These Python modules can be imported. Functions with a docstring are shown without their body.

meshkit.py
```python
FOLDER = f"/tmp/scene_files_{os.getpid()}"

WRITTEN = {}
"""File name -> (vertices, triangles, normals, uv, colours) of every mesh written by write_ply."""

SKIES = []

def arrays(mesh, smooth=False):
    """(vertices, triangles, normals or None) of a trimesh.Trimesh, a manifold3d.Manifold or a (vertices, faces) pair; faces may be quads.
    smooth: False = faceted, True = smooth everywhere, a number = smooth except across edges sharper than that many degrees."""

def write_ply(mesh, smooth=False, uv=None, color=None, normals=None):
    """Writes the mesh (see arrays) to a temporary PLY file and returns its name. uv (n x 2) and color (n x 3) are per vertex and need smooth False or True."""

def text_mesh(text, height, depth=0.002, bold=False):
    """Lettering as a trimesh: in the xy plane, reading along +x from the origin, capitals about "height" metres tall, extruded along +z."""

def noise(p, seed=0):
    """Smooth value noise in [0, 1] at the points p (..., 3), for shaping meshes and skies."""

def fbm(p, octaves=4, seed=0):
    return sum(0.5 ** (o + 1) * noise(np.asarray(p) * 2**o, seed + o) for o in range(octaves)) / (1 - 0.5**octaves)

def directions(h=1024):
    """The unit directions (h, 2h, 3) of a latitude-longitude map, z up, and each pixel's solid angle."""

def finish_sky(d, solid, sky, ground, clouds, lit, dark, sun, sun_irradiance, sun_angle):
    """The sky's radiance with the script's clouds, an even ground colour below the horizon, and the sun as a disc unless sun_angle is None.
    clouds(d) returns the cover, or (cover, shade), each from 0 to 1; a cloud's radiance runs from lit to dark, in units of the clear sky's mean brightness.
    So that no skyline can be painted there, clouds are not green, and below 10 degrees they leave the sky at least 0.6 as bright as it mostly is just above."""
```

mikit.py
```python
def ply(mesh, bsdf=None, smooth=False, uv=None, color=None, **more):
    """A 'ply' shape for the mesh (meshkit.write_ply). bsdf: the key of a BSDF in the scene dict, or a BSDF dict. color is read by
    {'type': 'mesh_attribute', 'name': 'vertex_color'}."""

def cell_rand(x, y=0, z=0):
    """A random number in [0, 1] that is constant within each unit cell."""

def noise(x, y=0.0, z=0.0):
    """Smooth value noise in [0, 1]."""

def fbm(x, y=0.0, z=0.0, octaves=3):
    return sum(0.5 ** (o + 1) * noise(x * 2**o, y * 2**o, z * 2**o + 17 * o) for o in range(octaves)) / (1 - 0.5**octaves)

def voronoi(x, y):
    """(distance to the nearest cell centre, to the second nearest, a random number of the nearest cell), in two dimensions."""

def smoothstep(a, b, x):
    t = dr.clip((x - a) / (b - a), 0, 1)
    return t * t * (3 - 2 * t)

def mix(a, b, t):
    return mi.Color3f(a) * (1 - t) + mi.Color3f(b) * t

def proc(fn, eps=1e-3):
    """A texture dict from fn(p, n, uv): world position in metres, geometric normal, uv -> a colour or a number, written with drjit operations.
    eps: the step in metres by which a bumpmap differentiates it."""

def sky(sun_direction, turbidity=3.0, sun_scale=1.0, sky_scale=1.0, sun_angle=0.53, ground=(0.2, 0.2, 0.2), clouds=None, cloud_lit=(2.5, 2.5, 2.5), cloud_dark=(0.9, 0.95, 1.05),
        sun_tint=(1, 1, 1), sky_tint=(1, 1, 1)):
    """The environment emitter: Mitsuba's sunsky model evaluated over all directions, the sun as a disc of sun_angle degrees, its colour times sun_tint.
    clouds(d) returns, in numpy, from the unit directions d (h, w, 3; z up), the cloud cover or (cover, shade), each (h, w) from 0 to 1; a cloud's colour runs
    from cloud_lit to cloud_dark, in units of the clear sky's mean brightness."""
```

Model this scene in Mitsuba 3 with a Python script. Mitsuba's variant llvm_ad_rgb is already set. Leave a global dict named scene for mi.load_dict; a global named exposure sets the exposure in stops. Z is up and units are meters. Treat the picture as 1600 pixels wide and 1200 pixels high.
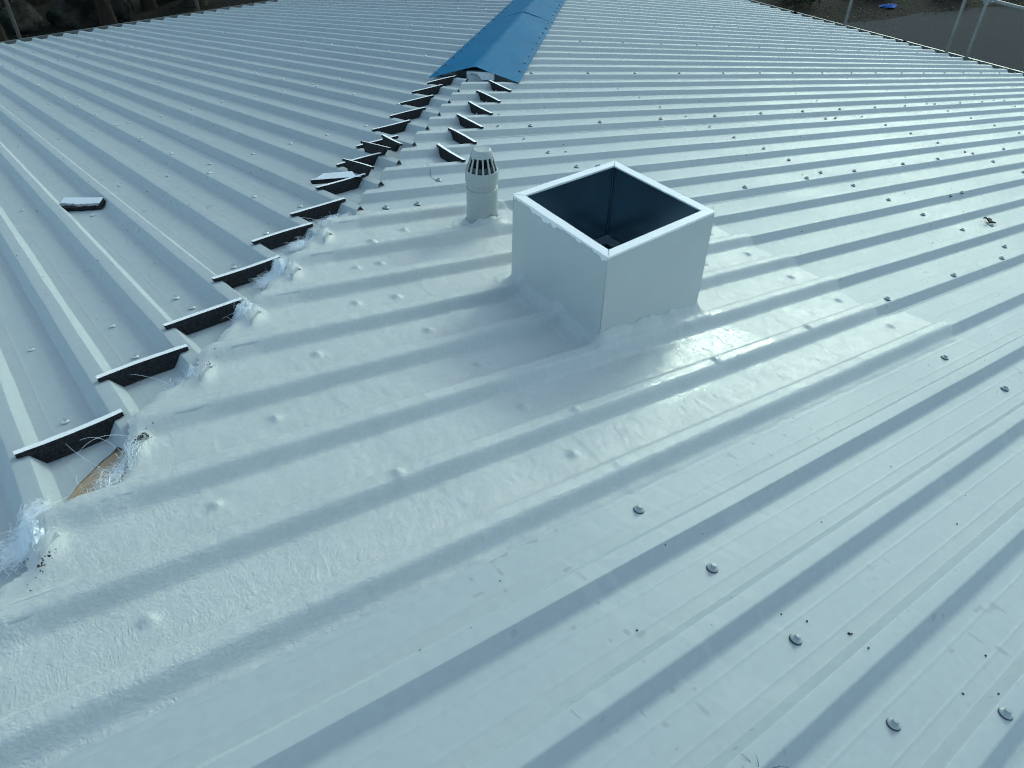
import math
import numpy as np
import trimesh
import shapely
import shapely.geometry as sg
import mitsuba as mi
import drjit as dr
import mikit
from mikit import ply, proc, noise, fbm, cell_rand, smoothstep, mix
import meshkit
from scipy.ndimage import gaussian_filter

T4 = mi.ScalarTransform4f
rng = np.random.default_rng(7)
scene, labels = {'type': 'scene'}, {}

# ------------------------------------------------------------------ camera, sky, exposure
CAM = np.array([0.0691, -1.0663, 1.0340])
FWD = np.array([0.479784, 0.600566, -0.639631])
UP = np.array([0.383485, 0.512157, 0.768527])
scene['camera'] = {
    'type': 'perspective', 'fov': 67.35, 'fov_axis': 'x', 'near_clip': 0.05, 'far_clip': 2000.0,
    'to_world': T4().look_at(origin=CAM.tolist(), target=(CAM + FWD).tolist(), up=UP.tolist()),
}
SUN_AZ, SUN_EL = math.radians(22), math.radians(21)
SUN = (math.cos(SUN_AZ) * math.cos(SUN_EL), math.sin(SUN_AZ) * math.cos(SUN_EL), math.sin(SUN_EL))


def veil(d):
    """Thin high haze, thicker and brighter round the sun and along the horizon."""
    n = meshkit.fbm(d * np.array([2.2, 2.2, 5.0]) + 3.1, 4)
    s = np.degrees(np.arccos(np.clip(d @ np.asarray(SUN), -1, 1)))
    low = np.exp(-np.degrees(np.arcsin(np.clip(d[..., 2], 0, 1))) / 13) * np.exp(-s / 60)
    return np.clip(0.35 + 0.9 * (n - 0.45) + 0.45 * np.exp(-s / 45) + 0.5 * low, 0, 0.95), np.clip(0.80 + 0.9 * (n - 0.5) - 0.85 * np.exp(-s / 55) - 0.6 * low, 0, 1)


scene['sky'] = mikit.sky(SUN, turbidity=4.0, sun_scale=0.20, sun_angle=18.0, sky_tint=(0.64, 0.96, 1.04), sun_tint=(0.63, 1.02, 1.42), clouds=veil, cloud_lit=(1.98, 2.20, 2.28), cloud_dark=(0.45, 0.66, 0.75))
exposure = 3.08

# ------------------------------------------------------------------ materials


def rgb(*c):
    return {'type': 'rgb', 'value': list(c)}


def principled(col, rough=0.5, spec=0.5, metal=0.0, **k):
    return {'type': 'principled', 'base_color': col if isinstance(col, dict) else rgb(*col), 'roughness': rough, 'specular': spec, 'metallic': metal, **k}


def two(b):
    return {'type': 'twosided', 'bsdf': b}


def roof_col(p, n, uv):
    big = fbm(p.x * 1.3, p.y * 1.3, 2.0, octaves=3)
    fine = noise(p.x * 90, p.y * 90, p.z * 90)
    spk = smoothstep(0.80, 0.9, noise(p.x * 55 + 9, p.y * 55, p.z * 55)) * smoothstep(0.5, 0.75, noise(p.x * 3.1, p.y * 3.1, 4))
    c = mix((0.365, 0.415, 0.438), (0.400, 0.447, 0.468), big)
    on_right = p.x > p.y
    lot = cell_rand(dr.select(on_right, dr.floor(p.y + 1.13), dr.floor(p.x - 0.13) + 40), 3.0)
    c = c * (0.97 + 0.06 * fine) * (0.975 + 0.05 * lot)
    sc = smoothstep(0.62, 0.75, fbm(p.x * 5.3 + 3, p.y * 5.3, 7.0, octaves=3)) * smoothstep(0.55, 0.7, noise(p.x * 60 + p.y * 25, p.y * 14 - p.x * 6, 3.0))
    c = mix(c, (0.46, 0.50, 0.51), sc * 0.30)
    return mix(c, (0.22, 0.24, 0.245), spk * 0.4)


def roof_rough(p, n, uv):
    return 0.48 + 0.12 * fbm(p.x * 2.3, p.y * 2.3, 1.0, octaves=3)


def coat_col(p, n, uv):
    a = fbm(p.x * 9, p.y * 9, 5.0, octaves=3)
    f = noise(p.x * 160, p.y * 160, p.z * 160)
    return mix((0.435, 0.470, 0.478), (0.49, 0.522, 0.522), a) * (0.96 + 0.08 * f)


def coat_rough(p, n, uv):
    """The last brushful in front of the box is still wet."""
    w = noise(p.x * 11 + 2, p.y * 17) * 0.10
    wet = smoothstep(1.30, 1.40, p.x + w) * (1 - smoothstep(1.86, 1.92, p.x + w)) * smoothstep(-0.13, -0.08, p.y + w * 0.5) * (1 - smoothstep(0.12, 0.16, p.y))
    return 0.47 - 0.25 * wet + 0.10 * (fbm(p.x * 6, p.y * 6, 2.0) - 0.5)


def coat_bump(p, n, uv):
    wx, wy = p.x + 0.02 * noise(p.x * 30, p.y * 30), p.y + 0.02 * noise(p.x * 30 + 7, p.y * 30)
    a = fbm(wx * 130, wy * 60, p.z * 60, octaves=3)
    b = fbm(wx * 60 + 5, wy * 170, p.z * 60, octaves=3)
    ridge = dr.abs(a - 0.5) + dr.abs(b - 0.5)
    return 0.0016 * ridge + 0.0008 * noise(wx * 420, wy * 420, p.z * 300)


scene['m_roof'] = two(principled(proc(roof_col), proc(roof_rough), 0.38))
scene['m_coat'] = two({'type': 'bumpmap', 'arbitrary': proc(coat_bump, eps=4e-4), 'scale': 1.0,
                       'bsdf': principled(proc(coat_col), proc(coat_rough), 0.5)})
scene['m_white'] = two(principled((0.87, 0.88, 0.88), 0.3))
scene['m_boxcoat'] = two({'type': 'bumpmap', 'arbitrary': proc(lambda p, n, uv: 0.0012 * fbm(p.x * 34, p.y * 34, p.z * 52, octaves=3) + 0.0006 * noise(p.x * 150, p.y * 150, p.z * 110), eps=6e-4), 'scale': 1.0,
                          'bsdf': principled(proc(lambda p, n, uv: mix((0.45, 0.485, 0.485), (0.49, 0.52, 0.515), fbm(p.x * 7, p.y * 7, p.z * 7))), 0.4)})
scene['m_tape'] = two(principled((0.87, 0.88, 0.88), 0.4))
scene['m_tape_torn'] = two(principled(proc(lambda p, n, uv: mix((0.28, 0.31, 0.33), (0.16, 0.17, 0.18), smoothstep(0.45, 0.6, noise(p.x * 160, p.y * 160, p.z * 160)))), 0.8))
scene['m_foam'] = two(principled(proc(lambda p, n, uv: mix((0.012, 0.013, 0.015), (0.034, 0.036, 0.039), smoothstep(0.35, 0.75, noise(p.x * 330, p.y * 330, p.z * 330)))), 0.85, 0.25))
scene['m_screw'] = two(principled((0.34, 0.38, 0.40), 0.38, 0.5))
scene['m_steelscrew'] = two(principled((0.75, 0.77, 0.78), 0.22, 0.6, 0.7))
scene['m_rubber'] = two(principled((0.07, 0.078, 0.085), 0.7, 0.3))


def cap_col(p, n, uv):
    a = fbm(p.x * 5, p.y * 5, p.z * 5, octaves=3)
    f = noise(p.x * 120, p.y * 120, p.z * 120)
    return mix((0.001, 0.115, 0.245), (0.002, 0.145, 0.290), a) * (0.9 + 0.2 * f)


scene['m_cap'] = two(principled(proc(cap_col), 0.60, 0.05))
scene['m_caprivet'] = two(principled((0.012, 0.055, 0.11), 0.4))
scene['m_pipe'] = two(principled(proc(lambda p, n, uv: mix((0.33, 0.37, 0.37), (0.41, 0.44, 0.43), fbm(p.x * 25, p.y * 25, p.z * 14))), 0.42))
scene['m_tube'] = two(principled((0.04, 0.042, 0.045), 0.5, 0.4))  # even near-black tone of the tube inside the slotted cowl
scene['m_dark'] = two(principled((0.005, 0.005, 0.006), 0.8, 0.2))
scene['m_galv'] = two(principled(proc(lambda p, n, uv: mix((0.21, 0.33, 0.40), (0.32, 0.44, 0.51), fbm(p.x * 9, p.y * 9, p.z * 6))), 0.22, 0.5, 0.95))
scene['m_plate'] = two(principled(proc(lambda p, n, uv: mix((0.10, 0.12, 0.13), (0.40, 0.44, 0.45), smoothstep(0.5, 0.62, fbm(p.x * 26, p.y * 26, 1.0)))), 0.5))
scene['m_brown'] = two(principled((0.035, 0.025, 0.02), 0.8))


def wood_col(p, n, uv):
    g = noise((p.x - p.y) * 180, (p.x + p.y) * 9, p.z * 120)
    return mix((0.33, 0.23, 0.15), (0.50, 0.38, 0.26), g)


scene['m_wood'] = two(principled(proc(wood_col), 0.7, 0.3))
scene['m_fibre'] = two({'type': 'principled', 'base_color': rgb(0.86, 0.90, 0.92), 'roughness': 0.35, 'specular': 0.5})
scene['m_mat'] = two(principled(proc(lambda p, n, uv: mix((0.66, 0.71, 0.74), (0.82, 0.85, 0.86), noise(p.x * 70, p.y * 240, p.z * 240))), 0.6))
scene['m_gutter'] = two(principled(proc(lambda p, n, uv: mix((0.13, 0.14, 0.14), (0.19, 0.20, 0.195), noise(p.x * 6, p.y * 6, p.z * 30))), 0.4))
scene['m_steel'] = two(principled(proc(lambda p, n, uv: mix((0.20, 0.20, 0.19), (0.32, 0.32, 0.30), fbm(p.x * 22, p.y * 22, p.z * 5))), 0.45, 0.5, 0.4))
scene['m_steel_shaded'] = two(principled(proc(lambda p, n, uv: mix((0.05, 0.045, 0.04), (0.11, 0.10, 0.09), fbm(p.x * 22, p.y * 22, p.z * 5))), 0.7, 0.3))  # steel darkened for the left posts: the tree shade is in the colour
scene['m_grit'] = two(principled((0.02, 0.022, 0.022), 0.8))
scene['m_leaf_brown'] = two(principled((0.014, 0.017, 0.012), 0.7))


def soil_col(p, n, uv):
    a = fbm(p.x * 1.1, p.y * 1.1, 0.5, octaves=4)
    f = noise(p.x * 23, p.y * 23)
    return mix((0.010, 0.010, 0.008), (0.030, 0.028, 0.021), a) * (0.6 + 0.8 * f)


scene['m_soil'] = two(principled(proc(soil_col), 0.95, 0.1))


def tarmac_col(p, n, uv):
    a = fbm(p.x * 0.9, p.y * 0.9, 0.5, octaves=4)
    f = noise(p.x * 60, p.y * 60)
    return mix((0.018, 0.0215, 0.028), (0.028, 0.032, 0.040), a) * (0.75 + 0.5 * f)


scene['m_tarmac'] = two(principled(proc(tarmac_col), 0.9, 0.15))


def rock_col(p, n, uv):
    a = fbm(p.x * 2.4, p.y * 2.4, p.z * 2.4, octaves=4)
    return mix((0.008, 0.008, 0.006), (0.045, 0.041, 0.034), smoothstep(0.35, 0.65, a)) * (0.6 + 0.8 * noise(p.x * 21, p.y * 21, p.z * 21))


scene['m_rock'] = two(principled(proc(rock_col), 0.9, 0.2))
scene['m_bark'] = two(principled(proc(lambda p, n, uv: mix((0.016, 0.012, 0.009), (0.055, 0.042, 0.031), fbm(p.x * 14, p.y * 14, p.z * 2.2))), 0.9, 0.2))
scene['m_leaf'] = two(principled(proc(lambda p, n, uv: mix((0.016, 0.026, 0.012), (0.038, 0.056, 0.022), noise(p.x * 3, p.y * 3, p.z * 3))), 0.6, 0.3))
scene['m_litter'] = two(principled(proc(lambda p, n, uv: mix((0.05, 0.035, 0.018), (0.16, 0.13, 0.08), noise(p.x * 9, p.y * 9, p.z * 9))), 0.8, 0.2))
scene['m_blue'] = two(principled((0.02, 0.10, 0.42), 0.45))
scene['m_wall'] = two(principled((0.30, 0.29, 0.27), 0.8))

# ------------------------------------------------------------------ helpers


def put(key, mesh, mat, smooth=False, **k):
    base, i = key, 0
    while key in scene:
        i += 1
        key = f'{base}_{i:03d}'
    scene[key] = ply(mesh, mat, smooth=smooth, **k) if not isinstance(mesh, dict) else {**mesh, **k}
    return key


def lab(key, label=None, cat=None, group=None, kind=None):
    d = labels.setdefault(key, {})
    for n_, v in (('label', label), ('category', cat), ('group', group), ('kind', kind)):
        if v:
            d[n_] = v


def thing_key(base):
    used = {k.split('__')[0] for k in list(scene) + list(labels)}
    key, i = base, 0
    while key in used:
        i += 1
        key = f'{base}_{i:03d}'
    return key


def tube(pts, r, n=8, r1=None):
    """A tapered tube along a polyline, closed at its ends."""
    pts = np.asarray(pts, float)
    m = len(pts)
    tan = np.gradient(pts, axis=0)
    tan /= np.linalg.norm(tan, axis=1, keepdims=True) + 1e-12
    ref = np.array([0.31, 0.17, 0.93]) if abs(tan[0] @ np.array([0.31, 0.17, 0.93])) < 0.9 else np.array([1.0, 0, 0])
    rad = np.linspace(r, r if r1 is None else r1, m)
    a = np.arange(n) / n * 2 * np.pi
    V = []
    for i in range(m):
        x = np.cross(tan[i], ref)
        x /= np.linalg.norm(x) + 1e-12
        y = np.cross(tan[i], x)
        V.append(pts[i] + rad[i] * (np.cos(a)[:, None] * x + np.sin(a)[:, None] * y))
    V = np.vstack(V + [pts[:1], pts[-1:]])
    F = []
    for i in range(m - 1):
        for j in range(n):
            k = (j + 1) % n
            F += [[i * n + j, (i + 1) * n + j, (i + 1) * n + k], [i * n + j, (i + 1) * n + k, i * n + k]]
    c0, c1 = m * n, m * n + 1
    for j in range(n):
        k = (j + 1) % n
        F += [[c0, j, k], [c1, (m - 1) * n + k, (m - 1) * n + j]]
    return trimesh.Trimesh(V, F, process=False)


def lathe(prof, n=40):
    """prof: (r, z) pairs, revolved about z."""
    prof = np.asarray(prof, float)
    a = np.arange(n) / n * 2 * np.pi
    V = np.vstack([np.c_[r * np.cos(a), r * np.sin(a), np.full(n, z)] for r, z in prof])
    F = []
    for i in range(len(prof) - 1):
        for j in range(n):
            k = (j + 1) % n
            F += [[i * n + j, i * n + k, (i + 1) * n + k], [i * n + j, (i + 1) * n + k, (i + 1) * n + j]]
    return trimesh.Trimesh(V, F, process=False)


def moved(m, M):
    m = m.copy()
    m.apply_transform(M)
    return m


def frame(o, x, y, z):
    M = np.eye(4)
    M[:3, 0], M[:3, 1], M[:3, 2], M[:3, 3] = x, y, z, o
    return M


def box(lo, hi):
    lo, hi = np.asarray(lo, float), np.asarray(hi, float)
    m = trimesh.creation.box(hi - lo)
    m.apply_translation((lo + hi) / 2)
    return m


cat = trimesh.util.concatenate

# ------------------------------------------------------------------ roof geometry
TS = 0.18424                       # tangent of the slope of both roof faces
RY0, LX0 = -1.10105, 0.18907       # a rib of the right-hand and of the left-hand face
XE, YE = 11.58, 11.74              # eaves
CS = 1 / math.hypot(1, TS)
NR = np.array([TS, 0, 1]) * CS     # normals
NL = np.array([0, TS, 1]) * CS
DR_ = np.array([1, 0, -TS]) * CS   # down the slope
DL_ = np.array([0, 1, -TS]) * CS
PITCH, DEPTH = 0.2, 0.032
GZ = -4.8


def fillet_poly(pts):
    """Corners of a polyline (u, h) replaced by small curves, tighter on the crowns than in the pans."""
    pts = np.asarray(pts, float)
    out = [pts[0]]
    for a, b, c in zip(pts[:-2], pts[1:-1], pts[2:]):
        la, lc = np.linalg.norm(a - b), np.linalg.norm(c - b)
        bend = abs((b[1] - a[1]) / la - (c[1] - b[1]) / lc)
        r = 0.0035 if b[1] > -0.01 else ((0.007 if c[1] > b[1] else 0.003) if bend > 0.5 else 0.002)
        p, q = b + (a - b) / la * min(r, 0.4 * la), b + (c - b) / lc * min(r, 0.4 * lc)
        ts = (0, 0.25, 0.5, 0.75, 1) if r > 0.005 else (0, 0.5, 1)
        out += [(1 - t) ** 2 * p + 2 * t * (1 - t) * b + t * t * q for t in ts]
    return np.array(out + [pts[-1]])


# one rib period of the right face: u = 0 is the rib's edge nearest the camera
def period(i):
    s = []
    for c in (0.087, 0.147):
        s += [(c - 0.004, -DEPTH), (c, -DEPTH + 0.0006), (c + 0.004, -DEPTH)]
    return [(0, 0), (0.034, 0), (0.057, -DEPTH)] + s + [(0.177, -DEPTH)]


def profile_h(u):
    u = np.mod(u, PITCH)
    xs = [0, 0.034, 0.057, 0.177, 0.2]
    return np.interp(u, xs, [0, 0, -DEPTH, -DEPTH, 0])


def sheet_profile(k):
    """(v, h) of sheet k: five ribs, from the foot of the first to just past the crown of the sixth, over which the next sheet laps."""
    pts = [(-0.030, -DEPTH + 0.0015), (-0.023, -DEPTH + 0.0015)]
    for i in range(5):
        pts += [(i * PITCH + a, b) for a, b in period(i)]
    pts += [(5 * PITCH, -0.002), (5 * PITCH + 0.030, -0.002)]
    return fillet_poly(pts) + np.array([k * 5 * PITCH, 0])


def strip(top, closed_thick):
    """Grid (n, m, 3) of a sheet's upper face -> a closed thin mesh."""
    n, m, _ = top.shape
    du = np.gradient(top, axis=0)
    dv = np.gradient(top, axis=1)
    nn = np.cross(du, dv)
    nn /= np.linalg.norm(nn, axis=2, keepdims=True) + 1e-12
    if nn[..., 2].mean() < 0:
        nn = -nn
    bot = top - nn * closed_thick
    V = np.vstack([top.reshape(-1, 3), bot.reshape(-1, 3)])
    idx = np.arange(n * m).reshape(n, m)
    q = np.stack([idx[:-1, :-1], idx[1:, :-1], idx[1:, 1:], idx[:-1, 1:]], -1).reshape(-1, 4)
    F = [q, q[:, ::-1] + n * m]
    for e in (idx[0], idx[-1][::-1], idx[:, 0][::-1], idx[:, -1]):
        a, b = e[:-1], e[1:]
        F.append(np.stack([a, b, b + n * m, a + n * m], -1))
    F = np.vstack(F)
    F = np.vstack([F[:, [0, 1, 2]], F[:, [0, 2, 3]]])
    m_ = trimesh.Trimesh(V, F, process=False)
    if m_.face_normals[:len(q) // 2, 2].mean() < 0:
        m_.invert()
    return m_


SHEETS = {}


def make_sheet(side, k):
    pr = sheet_profile(k)
    if side == 'R':
        across = RY0 + pr[:, 0]
        start = across - 0.045
        eave = XE
    else:
        across = LX0 - pr[:, 0] if False else LX0 - 0.034 + pr[:, 0]
        start = across + np.where(across < 1.12, 0.068, 0.035)
        eave = YE
    rib = np.floor((pr[:, 0] + 0.07) / PITCH).astype(int)
    jit = np.array([math.sin(r * 12.9 + (3 if side == 'L' else 0)) * 0.010 for r in rib])
    start = start + jit
    if side == 'L':
        # a pan beside the lowest filler is cut back and shows the timber under it
        cutback = (across > 0.005) & (across < 0.150)
        start = np.where(cutback, start + 0.135 - 0.35 * np.abs(across - 0.07), start)
    start = np.maximum(start, -3.2)
    ok = eave - start
    n_len = 70
    s = np.linspace(0, 1, n_len) ** 1.6
    A = np.repeat(across[:, None], n_len, 1)
    S = start[:, None] + ok[:, None] * s[None, :]
    seed = 11 if side == 'R' else 23
    q = np.stack([A * 3.0, S * 2.2, np.full_like(A, seed)], -1)
    dz = (meshkit.fbm(q, 3, seed) - 0.5) * 0.0035
    amp = 0.0035 if side == 'L' else 0.002
    da = (meshkit.fbm(np.stack([np.floor(A / 0.1) * 3.3, S * 5.5, np.full_like(A, seed + 5.0)], -1), 3, seed + 2) - 0.5) * amp
    H = np.repeat(pr[:, 1][:, None], n_len, 1) + dz
    A = A + da
    if side == 'R':
        P = np.stack([S, A, -TS * S], -1) + H[..., None] * NR
    else:
        P = np.stack([A, S, -TS * S], -1) + H[..., None] * NL
    return strip(P, 0.0011)


lab('building', 'wide hipped building under pale grey ribbed metal roofing, seen from its roof', 'building')
RIGHT_K = list(range(-3, 13))
LEFT_K = list(range(-3, 12))
for side, ks in (('R', RIGHT_K), ('L', LEFT_K)):
    for k in ks:
        if side == 'R' and RY0 + k > XE - 0.6 or side == 'L' and LX0 + k > YE - 0.6:
            continue
        SHEETS[side, k] = put('building__roof_sheet', make_sheet(side, k), 'm_roof', smooth=25)

# walls, deck, timber, gutters
put('building__wall', box((-3.0, -3.0, GZ), (XE - 0.35, YE - 0.35, -2.62)), 'm_wall')


def plan_prism(poly, zfun_top, thick):
    p = np.asarray(poly, float)
    top = np.c_[p, zfun_top(p[:, 0], p[:, 1])]
    bot = top - [0, 0, thick]
    n = len(p)
    F = [[0, i, i + 1] for i in range(1, n - 1)] + [[n, n + i + 1, n + i] for i in range(1, n - 1)]
    for i in range(n):
        j = (i + 1) % n
        F += [[i, n + i, n + j], [i, n + j, j]]
    return trimesh.Trimesh(np.vstack([top, bot]), F, process=False)


under = lambda x, y: -TS * np.maximum(x, y) - 0.115
put('building__deck', plan_prism([(-3.1, -3.1), (XE - 0.2, -3.1), (XE - 0.2, XE - 0.2)], under, 0.05), 'm_brown')
put('building__deck', plan_prism([(-3.1, -3.1), (XE - 0.2, XE - 0.2), (-3.1, YE - 0.2)][::1], under, 0.05), 'm_brown')
# hip timber: a beam along the hip below the sheets
hx = np.array([1, 1, 0]) / math.sqrt(2)
hipd = np.array([1, 1, -TS])
hipd = hipd / np.linalg.norm(hipd)
hside = np.array([-1, 1, 0]) / math.sqrt(2)
hup = np.cross(hipd, hside)
beam = trimesh.creation.box((14.5, 0.075, 0.05))
mid = np.array([4.6, 4.6, -TS * 4.6]) + np.array([0, 0, -0.078])
put('building__hip_timber', moved(beam, frame(mid, hipd, hside, hup)), 'm_wood')
lab('building__hip_timber', 'pale raw timber showing in the gaps along the hip')
batten = trimesh.creation.box((0.24, 0.20, 0.02))
put('building__batten', moved(batten, frame(np.array([0.080, 0.290, -TS * 0.290 - 0.046]), np.array([1.0, 0, 0]), DL_, NL)), 'm_wood')
lab('building__batten', 'tan timber batten bared in the cut pan by the lowest filler')


def gutter(side):
    w, d = 0.150, 0.085
    prof = [(0, 0), (0.004, -d * 0.75), (0.03, -d), (w - 0.03, -d), (w - 0.004, -d * 0.7), (w, 0.004), (w + 0.018, 0.006), (w + 0.019, -0.010), (w + 0.004, -0.010),
            (w, -d * 0.72), (w - 0.027, -d - 0.004), (0.028, -d - 0.004), (0, -d * 0.77), (-0.004, 0)]
    g = sg.Polygon(prof)
    return g


def gutter_mesh(side, a, b):
    g = gutter(side)
    m = trimesh.creation.extrude_polygon(g, b - a, engine='earcut')
    if side == 'R':
        M = frame(np.array([XE - 0.03, b, -TS * XE - 0.022]), np.array([1.0, 0, 0]), np.array([0, 0, 1.0]), np.array([0, -1.0, 0]))
    else:
        M = frame(np.array([a, YE - 0.03, -TS * YE - 0.026]), np.array([0, 1.0, 0]), np.array([0, 0, 1.0]), np.array([1.0, 0, 0]))
    return moved(m, M)


RJ = [-3.0, 0.0, 4.62, 6.50, 11.55]
for a, b in zip(RJ[:-1], RJ[1:]):
    put('building__gutter', gutter_mesh('R', a + 0.002, b - 0.002), 'm_gutter')
for a, b in ((-3.0, 1.2), (1.2, 5.2), (5.2, 9.2), (9.2, 11.55)):
    put('building__gutter', gutter_mesh('L', a + 0.002, b - 0.002), 'm_gutter')
gu = gutter('R').buffer(0.004)
for y in (4.62, 6.50):
    m = trimesh.creation.extrude_polygon(gu, 0.05, engine='earcut')
    put('building__gutter_union', moved(m, frame(np.array([XE - 0.03, y + 0.025, -TS * XE - 0.022]), np.array([1.0, 0, 0]), np.array([0, 0, 1.0]), np.array([0, -1.0, 0]))), 'm_dark')
    lab('building__gutter_union' if y < 5 else 'building__gutter_union_001', 'dark joint clip across the pale gutter lip')


# hip cap ---------------------------------------------------------
def cap_mesh(s0, s1, lift, seed, skew0=0.0):
    ns, nw = int((s1 - s0) / 0.03), 22
    s = np.linspace(s0, s1, ns)
    V = []
    ws = np.concatenate([np.linspace(-0.290, -0.0101, nw // 2), np.linspace(0.0101, 0.275, nw // 2)])
    ws = np.insert(ws, nw // 2, [-0.004, 0.004])
    for si in s:
        for w in ws:
            # w > 0 is the right-hand wing
            x, y = si + w / math.sqrt(2), si - w / math.sqrt(2)
            f = min(1, abs(w) / 0.275)
            ridge = -TS * si + 0.052 - 0.004 * (1 - min(1, abs(w) / 0.01))
            e1 = -TS * (si + 0.275 / math.sqrt(2)) + 0.008
            z = ridge * (1 - f) + e1 * f
            V.append([x, y, z])
    V = np.array(V).reshape(ns, len(ws), 3)
    W = np.repeat(ws[None, :], ns, 0)
    Sg = np.repeat(s[:, None], len(ws), 1)
    # sagging between the ribs and soft dents
    ribc = Sg - np.abs(W) / math.sqrt(2) - np.where(W > 0, RY0 + 0.017, LX0 - 0.017)
    sag = np.clip((np.abs(W) - 0.09) / 0.18, 0, 1) ** 1.5 * (0.5 - 0.5 * np.cos(2 * np.pi * ribc / 0.2))
    dent = (meshkit.fbm(np.stack([(Sg * 5 + W * 6), W * 3.5, np.full_like(W, seed)], -1), 4, seed) - 0.5)
    V[..., 2] += lift - 0.007 * sag * (W > 0) - 0.0025 * sag * (W <= 0) + 0.016 * dent * (W > 0.01) + 0.003 * dent * (W < -0.01)
    # the wings' outer edges turned down a little
    V[:, 0, 2] -= 0.002
    V[:, -1, 2] -= 0.002
    return strip(V, 0.0012)


CAPS = [(2.880, 4.93, 0.0, 1), (4.80, 7.85, 0.0024, 2), (7.72, 11.5, 0.0, 3)]
cap_keys = []
for s0, s1, lift, sd in CAPS:
    cap_keys.append(put('building__hip_cap', cap_mesh(s0, s1, lift, sd), 'm_cap', smooth=12))
lab(cap_keys[0], 'nearest length of blue hip capping with its open end')
rv = cat([lathe([(0.0, 0.0105), (0.005, 0.0100), (0.0075, 0.006), (0.009, 0.0025), (0.0145, 0.002), (0.015, -0.001)], 12)])
for ci, (s0, s1, lift, sd) in enumerate(CAPS):
    for wing in (1, -1):
        base = (RY0 + 0.017) if wing > 0 else (LX0 - 0.017)
        for i in range(0, 80):
            w = (0.245 if wing > 0 else -0.255)
            a = base + PITCH * i
            s = a + abs(w) / math.sqrt(2)
            if not (s0 + (0.03 if ci == 0 else 0.13) < s < s1 - 0.01) or s > 9.5:
                continue
            x, y = s + w / math.sqrt(2), s - w / math.sqrt(2)
            z = -TS * max(x, y) + 0.0095 + lift
            put(cap_keys[ci] + '__rivet', moved(rv, frame(np.array([x, y, z]), np.array([1.0, 0, 0]), np.array([0, 1.0, 0]), np.array([0, 0, 1.0]))), 'm_caprivet', smooth=40)
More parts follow.
